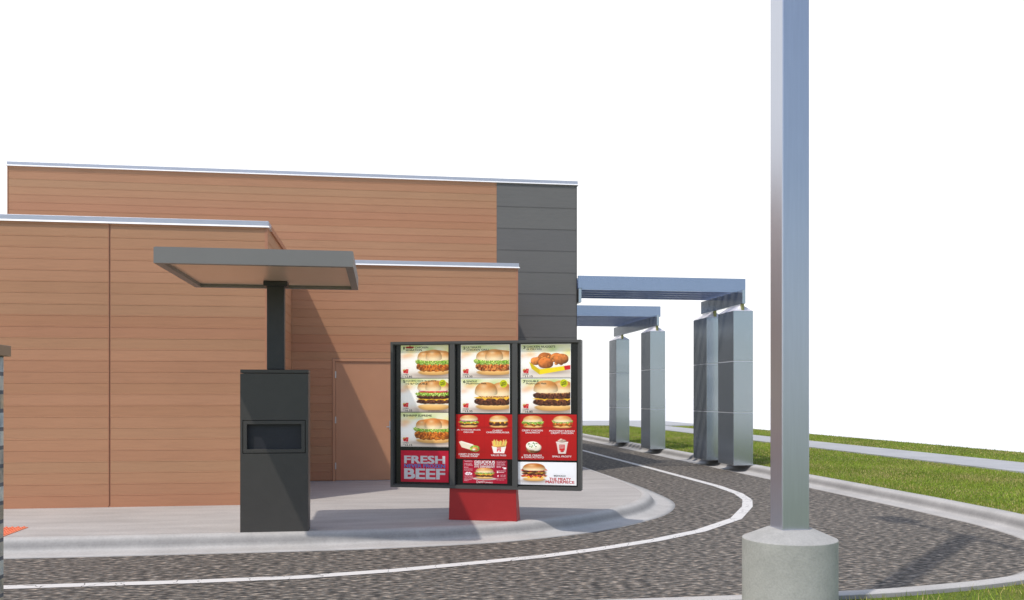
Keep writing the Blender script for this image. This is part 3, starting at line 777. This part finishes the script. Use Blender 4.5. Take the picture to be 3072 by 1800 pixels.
cv.poly([(.625,a*.705),(.875,a*.705),(.842,a*.862),(.658,a*.862)], (246,240,232)); cv.ell(.75,a*.705,.115,.018,(228,180,86)); cv.rect(.715,a*.735,.785,a*.83,(214,40,44)); cv.ell(.75,a*.82,.02,.016,(246,240,232))
r2 = poster(cv, -2.906, 1.439, 'red panel of two burgers, a wrap and fries')
lettering(r2, [('JR. CHEESEBURGER',.013,.335,.431,.371,.02),('DELUXE',.134,.383,.308,.417,.02),('CHEESY',.642,.342,.816,.376,.02),('CHEDDARBURGER',.531,.383,.933,.419,.02),
               ('CRISPY CHICKEN',.044,.880,.406,.918,.02),('CAESAR WRAP',.071,.925,.383,.961,.02),('VALUE FRIES',.611,.896,.877,.933,.02),('FRIES',.722,.755,.778,.785,.01)], 'white')
cv = red_bg(.709, .547); a = cv.asp
burger(cv, .253, a*.295, .36, a*.26, [('fried',1.0),('lettuce',1.0),('mayo',.4)], False, (228,160,84), .42)
burger(cv, .758, a*.295, .34, a*.26, [('fried',1.1),('mayo',.3),('lettuce',.8)], False, (226,158,84), .42)
cv.shadow(.25, a*.83, .16, .03, .4); cv.ell(.265, a*.755, .125, .072, (150,104,62), 2.2, .45, .35, .02); cv.ell(.25, a*.69, .115, .075, (250,242,222), 2.2, .25, .08, .03); cv.ell(.31, a*.72, .09, .06, (246,238,214), 2.2, .25, .08, .03)
cv.dots(22, .25, a*.665, .09, .045, .008, (66,120,50), 9)
cv.shadow(.75, a*.86, .1, .02, .4)
cv.poly([(.655,a*.615),(.848,a*.615),(.815,a*.852),(.688,a*.852)], (226,212,202)); cv.rect(.648,a*.592,.855,a*.618,(238,230,222)); cv.ell(.75,a*.575,.075,.025,(206,178,160)); cv.ell(.735,a*.552,.03,.02,(214,188,170))
cv.rect(.705,a*.655,.798,a*.78,(206,42,44)); cv.ell(.752,a*.795,.03,.02,(206,42,44))
r3 = poster(cv, -2.131, 1.441, 'red panel of two chicken burgers, a potato and a shake cup')
lettering(r3, [('CRISPY CHICKEN',.063,.333,.424,.371,.02),('SANDWICH',.123,.381,.368,.417,.02),('MONTEREY RANCH',.535,.340,.963,.376,.02),('CRISPY CHICKEN',.561,.385,.944,.423,.02),
               ('SOUR CREAM',.095,.880,.401,.917,.02),('& CHIVE POTATO',.056,.924,.440,.962,.02),('SMALL FROSTY',.585,.896,.914,.934,.02),('RICH',.718,.672,.785,.700,.01),('CREAMY',.716,.715,.787,.740,.01)], 'white')
# bottom strips
cv = Cv(.552, .281, (168,14,44)); cv.blur(.5,.3,.5,.25,(180,22,54),.6); cv.blur(1,.1,.3,.3,(140,8,36),.6); a = cv.asp
cv.ell(.49, a*.80, .28, .03, (248,240,236), 2, .05); burger(cv, .49, a*.80, .43, a*.46, [('patty',1.1),('cheese',.5),('tomato',.4),('lettuce',.7),('onion',.5),('mayo',.4)], False, (222,152,80))
cv.ell(.13, a*.60, .085, .03, (240,214,220), 2.4, .1, .3, .02); cv.ell(.10, a*.57, .035, .025, (240,214,220)); cv.ell(.155, a*.565, .03, .022, (240,214,220))
cv.ell(.945, a*.34, .034, .018, (250,240,242), 2.6, .05); cv.rect(.925,a*.35,.931,a*.42,(250,240,242)); cv.rect(.955,a*.35,.961,a*.42,(250,240,242)); cv.ell(.905,a*.31,.014,.012,(250,240,242))
cv.rect(.80,a*.505,.93,a*.525,(250,240,242)); cv.ell(.785,a*.515,.02,.02,(250,240,242)); cv.ell(.795,a*.68,.018,.024,(240,200,210))
d2 = poster(cv, -2.820, .883, 'crimson poster of a burger between columns of small print')
lettering(d2, [('DELICIOUS',.265,.023,.725,.140,.04),("BECAUSE",.265,.153,.725,.233,.005),("IT'S DIFFERENT",.265,.251,.725,.326,.035),('SINGLE',.507,.935,.674,.985,.02),("Dave's",.310,.870,.490,.985,-.002,.08)], 'white')
lettering(d2, [("IT'S NAMED",.03,.015,.20,.040,.01),('"SINGLE,"',.03,.048,.225,.098,.03),('MORE THAN',.03,.145,.20,.185,.02),('1 THING.',.03,.195,.23,.245,.035),('BUN',.03,.295,.12,.340,.03),('TOASTED JUST RIGHT',.03,.36,.22,.385,.01),('BUTTERED & BAKED',.03,.40,.22,.425,.01),('FRESH EVERY DAY',.03,.44,.22,.465,.01),
               ('CUT BY HAND',.03,.68,.22,.705,.01),('CRISP & FRESH',.03,.725,.23,.765,.022),('PREPARED',.03,.81,.20,.855,.03),('DAILY',.03,.875,.13,.915,.03),
               ('NEVER FROM A BOX',.765,.03,.97,.055,.01),('DOUBLE PATTY',.765,.075,.96,.115,.02),('100% PURE',.765,.14,.95,.185,.02),('NORTH AMERICAN',.765,.205,.97,.230,.01),('BEEF',.765,.25,.87,.315,.035),('NEVER FROZEN',.765,.435,.97,.475,.02),
               ('HOT OFF',.85,.62,.97,.66,.022),('THE GRILL',.85,.68,.97,.72,.02),('QUALITY IS OUR RECIPE',.765,.77,.97,.80,.01),('SINCE DAY ONE',.765,.83,.93,.86,.01)], 'pale')
cv = Cv(.708, .273, (246,245,246)); a = cv.asp; cv.blur(.75,a*.25,.45,.10,(236,238,244),.6); cv.blur(.3,a*.95,.5,.05,(206,206,210),.7); cv.blur(.75,a*.6,.3,.05,(226,227,232),.6)
burger(cv, .275, a*.82, .42, a*.74, [('cheese',.6),('bacon',.9),('patty',.8),('cheese',.3),('patty',.8),('bacon',1.1)], False, (196,112,44), .34)
m3 = poster(cv, -2.132, .870, 'white poster of a bacon burger with red lettering')
lettering(m3, [('BEHOLD',.615,.552,.816,.629,.02)], 'black'); lettering(m3, [('THE MEATY',.534,.676,.907,.795,.04),('MASTERPIECE',.473,.805,.965,.924,.04)], 'red')
for o in (p1,p5,p9,fp,p2,p6,p3,p7,r2,r3,d2,m3): del o['box']

# ------------------------------------------------------------------ pergolas over the lane
def pergola(label, y0, y1, joist0, nj, cols):
    base = (7.83, y0, P)
    t = thing('pergola', label, 'pergola', base, 0, 'aluminium pergolas spanning the lane from the grey wall')
    def pp(mb, name, mat, parent=t, **kw): return mb.build(name, mat, parent, base, **kw)
    pp(MB().box(7.775, 7.845, y0, y1, 3.682, 3.985), 'girder', M['alu'], bevel=.004)
    pp(MB().box(4.190, 4.250, y0+.25, y1, 3.682, 3.985), 'girder', M['alu'], bevel=.004)
    for i in range(nj):
        y = joist0+.41*i
        # notched over both girders
        pp(MB().box(4.176, 7.945, y, y+.05, 3.990, 4.255).box(4.253, 7.772, y+.0005, y+.0495, 3.955, 3.9895).box(7.848, 7.945, y+.0005, y+.0495, 3.955, 3.9895), 'joist', M['alu_blue'])
    for cy in cols:
        x0, x1, c0, c1 = 7.595, 8.045, cy, cy+.91
        zs = [P+.002, 1.305, 2.43, 3.53]
        body = MB()
        for k in range(3):
            g0 = .008 if k else 0; body.box(x0, x1, c0, c1, zs[k]+g0, zs[k+1]-.008 if k < 2 else zs[k+1])
        cobj = pp(body, 'column', M['alu'], bevel=.005)
        for z in zs[1:3]: pp(MB().box(x0+.003, x1-.003, c0+.003, c1-.003, z-.0085, z+.0085), 'joint', M['joint'], cobj)
        px, pa, pb, pz = 7.81, c0+.085, c1-.085, 3.676
        cap = MB()
        cap.face([(x0,c0,3.531),(x1,c0,3.531),(px,pa,pz)]).face([(x1,c0,3.531),(x1,c1,3.531),(px,pb,pz),(px,pa,pz)])
        cap.face([(x1,c1,3.531),(x0,c1,3.531),(px,pb,pz)]).face([(x0,c1,3.531),(x0,c0,3.531),(px,pa,pz),(px,pb,pz)])
        pp(cap, 'column_cap', M['cap_metal'], cobj)
        pp(MB().box(px-.032, px+.032, c0+.008, c0+.065, 3.54, 3.6815), 'pin', M['pin'], cobj)
    return t
pergola('nearer and larger pergola with five blue grey joists over two square metal columns', 18.63, 21.2, 18.87, 5, (18.69, 20.325))
pergola('farther pergola with ten closely spaced joists, behind the nearer one', 24.78, 29.6, 24.97, 10, (24.84, 28.6))

# ------------------------------------------------------------------ lamp post
lo = (2.625, 5.52, P)
lt = thing('lamp_post', 'tall square aluminium lamp post on a round concrete base in the grass', 'lamp post', lo)
MB().lathe([(.300,-.02),(.300,.3),(.300,.583)], 96, cap=False).lathe([(.300,.583),(.298,.5865)], 96, cap=False).lathe([(.298,.5865),(.15,.650)], 96, cap=False).lathe([(.15,.650),(.01,.652)], 96, cap=False).build('concrete_base', M['base'], lt, smooth=False)
ob = [o for o in lt.children if o.name.startswith('concrete_base')][0]
for pl in ob.data.polygons: pl.use_smooth = len(pl.vertices) == 4
w = .0925
MB().box(-w, w, -w, w, .60, 9.06).build('pole', M['pole'], lt, bevel=.008)
MB().box(-.04, .04, -1.25, 1.25, 8.92, 8.99).build('arm', M['pole'], lt, bevel=.004)
for s in (-1, 1):
    y0, y1 = sorted((s*1.15, s*1.78))
    hd = MB().box(-.20, .20, y0, y1, 8.90, 9.02).build('lamp_head', M['dark_metal'], lt, bevel=.01)
    MB().box(-.16, .16, y0+.04, y1-.04, 8.892, 8.899).build('lens', M['joint'], hd)

# ------------------------------------------------------------------ stone pillar at the left
so = (-2.44, 5.2, P)
st = thing('stone_pillar', 'stacked stone pillar with a brown cap at the left edge', 'pillar', so)
MB().box(-.3, .3, -.3, .3, -.05, 1.735).build('pillar_shaft', M['stone'], st)
MB().box(-.33, .33, -.33, .33, 1.7352, 1.797).build('cap', M['cap'], st, bevel=.003)

# ------------------------------------------------------------------ light, sky, camera
SD = Vector((.4646, .4646, -1)).normalized()
sun = bpy.data.lights.new('sun', 'SUN'); sun.energy = 2.35; sun.angle = R(.8); sun.color = (1, .93, .84)
so_ = bpy.data.objects.new('sun', sun); C.objects.link(so_); so_.rotation_euler = SD.to_track_quat('-Z', 'Y').to_euler(); so_.location = (-8, -8, 20)

w = bpy.data.worlds.new('World'); scene.world = w; w.use_nodes = True
nt = w.node_tree; bg = nt.nodes['Background']; out = nt.nodes['World Output']
sky = nt.nodes.new('ShaderNodeTexSky'); sky.sky_type = 'NISHITA'; sky.sun_disc = False
sky.sun_elevation = math.asin(-SD.z); sky.sun_rotation = R(225); sky.dust_density = 1.2; sky.air_density = 1.0
nt.links.new(sky.outputs[0], bg.inputs['Color']); bg.inputs['Strength'].default_value = .15
# added white bank low in sky as backdrop and fill; blue above and behind
tc = nt.nodes.new('ShaderNodeTexCoord'); sp = nt.nodes.new('ShaderNodeSeparateXYZ'); nt.links.new(tc.outputs['Generated'], sp.inputs[0])
def sm(sock, a, b):
    m = nt.nodes.new('ShaderNodeMapRange'); m.interpolation_type = 'SMOOTHSTEP'; nt.links.new(sock, m.inputs[0])
    m.inputs[1].default_value = a; m.inputs[2].default_value = b; m.inputs[3].default_value = 0; m.inputs[4].default_value = 1; return m.outputs[0]
up = sm(sp.outputs[2], .78, .46); fw = sm(sp.outputs[1], -.55, .25)
mu = nt.nodes.new('ShaderNodeMath'); mu.operation = 'MULTIPLY'; nt.links.new(up, mu.inputs[0]); nt.links.new(fw, mu.inputs[1])
hz = nt.nodes.new('ShaderNodeBackground'); hz.inputs['Color'].default_value = (1, 1, 1, 1); hz.inputs['Strength'].default_value = 1.22
mx = nt.nodes.new('ShaderNodeMixShader'); nt.links.new(mu.outputs[0], mx.inputs[0]); nt.links.new(bg.outputs[0], mx.inputs[1]); nt.links.new(hz.outputs[0], mx.inputs[2])
nt.links.new(mx.outputs[0], out.inputs['Surface'])

cam = bpy.data.cameras.new('camera'); cam.sensor_width = 36; cam.lens = 2694/3072*36; cam.shift_y = 290/3072; cam.clip_start = .05; cam.clip_end = 3000
co = bpy.data.objects.new('camera', cam); C.objects.link(co); co.location = (0, 0, 1.655); co.rotation_euler = (R(90), 0, -math.atan(391/2694))
scene.camera = co
scene.view_settings.view_transform = 'Standard'; scene.view_settings.look = 'None'; scene.view_settings.exposure = 0; scene.view_settings.gamma = 1
scene.cycles.max_bounces = 8
